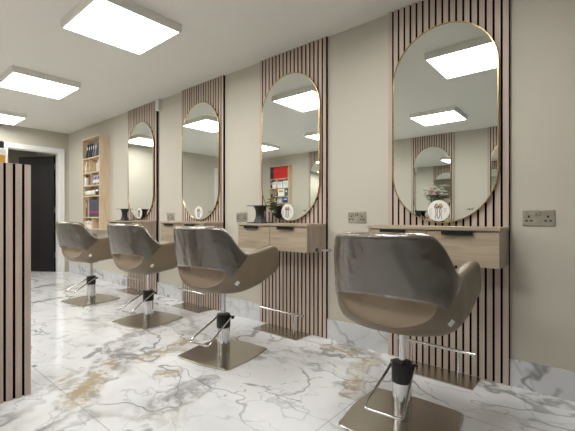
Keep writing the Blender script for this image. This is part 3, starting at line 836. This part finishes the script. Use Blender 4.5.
for i in range(5):
    t = thing('file_box', ['leftmost slate file box with a magenta band, on the lower shelf', 'second slate file box with magenta band', 'middle slate file box with magenta band on the lower shelf', 'fourth slate file box with magenta band', 'rightmost slate file box with magenta band on the lower shelf'][i], 'file box', group='slate file boxes')
    cubobj('box_body', flat((72, 78, 94)), t, -.034, .034, -.055, .055, 0, .26); cubobj('band', flat((150, 52, 112)), t, -.0345, .0345, -.0556, -.05, .055, .09)
    place(t, SX, 1, -.055+i*.0725, zz(1))
o = book('folder', 'folder', 'narrow brown folder left of the divider on the lower shelf', .03, .10, .27, (92, 74, 70)); place(o, SX, 1, -.21, zz(1))
for i, xx in enumerate((-.215, -.12, -.03)):
    o = book('carton', 'carton', ['leftmost white carton on the bottom shelf', 'second white carton on the bottom shelf', 'third white carton on the bottom shelf, by the divider'][i], .085, .1, .11+.012*(i % 2), (226, 222, 214), (190, 170, 150), 'white cartons on the bottom shelf'); place(o, SX, 1, xx, zz(0))
place(bottle('small white bottle in the right compartment of the bottom shelf', (232, 230, 226), (236, 236, 234), .12, .035), SX, 1, .22, zz(0))
# contents of the reflected unit; side -1 : +x in the unit is the left in the world, right in the mirror reversed again
for i in range(7):
    c_ = (206, 38, 34) if i > 1 else (52, 34, 60)
    o = book('ring_binder', 'binder', ('red ring binder on the top shelf, %s from the left among the red ones' % ['first', 'second', 'third', 'fourth', 'fifth'][i-2]) if i > 1 else ['dark purple ring binder, leftmost on the reflected top shelf', 'dark purple ring binder beside the red ones on the reflected top shelf'][i],
             (.09 if i > 1 else .045), .11, .27, c_, (212, 52, 48) if i > 1 else (80, 70, 110), 'binders on the reflected top shelf')
    place(o, OX, -1, (.26-(0 if i < 1 else .052)) if i < 2 else .135-(i-2)*.0935, zz(5))
for lv, xx, w_, h_, c_, lb in ((4, .255, .04, .17, (44, 50, 70), 'dark narrow carton at the left end of the reflected second shelf'),
        (4, .155, .13, .155, (236, 236, 234), 'white carton left of the divider on the reflected second shelf'),
        (4, -.02, .15, .15, (238, 238, 236), 'white carton just right of the divider on the reflected second shelf'),
        (4, -.20, .17, .165, (228, 230, 232), 'wide pale carton at the right end of the reflected second shelf'),
        (3, .12, .11, .09, (96, 90, 84), 'low brown carton behind the plant on the reflected middle shelf'),
        (3, -.06, .20, .175, (240, 239, 236), 'large white carton with an orange patch on the reflected middle shelf'),
        (3, -.225, .08, .165, (36, 84, 92), 'teal carton at the right end of the reflected middle shelf'),
        (2, .10, .12, .09, (222, 216, 206), 'cream carton on the reflected shallow shelf below the middle one'),
        (2, -.03, .09, .11, (214, 214, 214), 'pale carton beside the blue one on the reflected shallow shelf'),
        (2, -.20, .16, .125, (44, 46, 132), 'deep blue carton on the reflected shallow shelf'),
        (1, -.05, .12, .2, (222, 222, 220), 'tall white carton on the reflected lower shelf'),
        (1, -.19, .10, .16, (70, 84, 130), 'dull blue carton on the reflected lower shelf'),
        (1, .2, .14, .17, (180, 160, 140), 'tan carton on the reflected lower shelf'),
        (0, .0, .2, .12, (224, 224, 222), 'low white carton on the reflected bottom shelf')):
    o = book('carton', 'carton', lb, w_, .1, h_, c_, (214, 150, 80) if 'orange' in lb else (200, 204, 212), 'cartons in the reflected unit')
    place(o, OX, -1, xx, zz(lv))

# ================================================================ flowers on the opposite console, plant by the reflected unit
def leaf_geo(bm, base, tip, w_, nrm=None):
    base, tip = Vector(base), Vector(tip); d = tip-base; sd = d.cross(Vector((0, 0, 1)) if nrm is None else nrm)
    if sd.length < 1e-5: sd = Vector((1, 0, 0))
    sd = sd.normalized()*w_; up = sd.cross(d).normalized()*w_*.5
    L_, Rr, Mi = [], [], []
    for i in range(6):
        f = i/5; ww = math.sin(math.pi*min(1, .08+f*.92))**.8 if f < 1 else 0; c_ = base+d*f-Vector((0, 0, d.length*.18*f*f))
        Mi.append(bm.verts.new(c_)); L_.append(bm.verts.new(c_-sd*ww+up*ww)); Rr.append(bm.verts.new(c_+sd*ww+up*ww))
    for i in range(5): bm.faces.new((L_[i], Mi[i], Mi[i+1], L_[i+1])); bm.faces.new((Mi[i], Rr[i], Rr[i+1], Mi[i+1]))
def bloom(name, m, parent, c_, r_, petals=14):
    bm = bmesh.new(); c_ = Vector(c_)
    for k_ in range(3):
        for j in range(petals-3*k_):
            a_ = 2*math.pi*j/(petals-3*k_)+k_; el = .1+.5*k_
            leaf_geo(bm, c_, c_+Vector((math.cos(a_)*math.cos(el), math.sin(a_)*math.cos(el), math.sin(el)))*r_*(1-.15*k_), r_*.28)
    lathe(bm, [(r_*.12, -r_*.1), (r_*.3, 0), (r_*.12, r_*.3)], c_, 10)
    return obj(name, bm, m, parent, True)
FV = thing('flower_vase', 'white vase of pink and cream flowers on the opposite console, reflected in the nearest mirror', 'flowers', (-2.24, OPP+.17, CT))
lathe_obj('vase', [(.04, 0), (.055, .03), (.06, .11), (.045, .2), (.03, .26), (.038, .29)], M['glassvase'], FV)
bm = bmesh.new(); rr = random.Random(3); lf = bmesh.new()
HZ = .12
heads = [(.0, .05, .33, .055, 'pink'), (-.06, .0, .36, .06, 'cream'), (-.13, .03, .38, .05, 'cream'), (.10, .03, .36, .06, 'cream'), (.16, 0, .30, .045, 'cream'), (-.10, .07, .30, .045, 'cream'), (.05, .07, .42, .045, 'cream'), (.06, .10, .29, .05, 'pink'), (-.02, -.02, .43, .05, 'cream')]
for x_, y_, z_, r_, cc in heads:
    z_ += HZ+.02; r_ *= 1.3
    tube(bm, smooth_path([(0, 0, .26), (x_*.4, y_*.4, .34), (x_, y_, z_)], 4), .003, 6)
    bloom('flower', M[cc], FV, (x_, y_, z_), r_)
obj('stems', bm, M['leaf'], FV)
for i in range(46):
    a_ = rr.uniform(0, 6.28); r_ = rr.uniform(.03, .12); z_ = rr.uniform(.2, .34)+HZ
    leaf_geo(lf, (r_*.5*math.cos(a_), r_*.5*math.sin(a_), z_-.03), (r_*1.6*math.cos(a_), r_*1.2*math.sin(a_), z_+rr.uniform(-.03, .05)), .016)
o = obj('foliage', lf, M['leaf'], FV, True); tag(o, kind='stuff')
PT = thing('potted_plant', 'tall leafy green potted plant reflected before the shelf unit with red files', 'plant', (-5.68, OPP+.56, 0))
lathe_obj('pot', [(.11, 0), (.13, .03), (.16, .30), (.165, .33), (.15, .33), (.14, .29)], M['glassvase'], PT)
lathe_obj('soil', [(.139, .28), (.139, .295)], M['soil'], PT)
bm = bmesh.new(); lf = bmesh.new()
for i in range(7):
    a_ = i*2.4; top = (.08*math.cos(a_), .07*math.sin(a_), 1.1+.06*i); tube(bm, smooth_path([(.03*math.cos(a_), .03*math.sin(a_), .28), (.06*math.cos(a_), .05*math.sin(a_), .8), top], 5), .006, 6)
    for j in range(32):
        z_ = .55+j/31*(top[2]-.55); b_ = rr.uniform(0, 6.28); L_ = rr.uniform(.10, .20)
        leaf_geo(lf, (top[0]*.8, top[1]*.8, z_), (top[0]+L_*math.cos(b_)*.7, top[1]+L_*math.sin(b_), z_+rr.uniform(-.02, .1)), .026)
obj('stems', bm, M['leaf'], PT); tag(obj('foliage', lf, M['leaf'], PT, True), kind='stuff')
# coat rail glimpsed in the hall
t = thing('wall_rail', 'thin dark rail on the hall wall seen through the doorway', 'rail')
bm = bmesh.new(); tube(bm, [(HALL+.05, 1.0, 1.80), (HALL+.05, 2.3, 1.80)], .012, 8); obj('rail', bm, M['black'], t)
for y in (1.1, 2.2): cubobj('bracket', M['black'], t, HALL, HALL+.05, y-.01, y+.01, 1.79, 1.81)
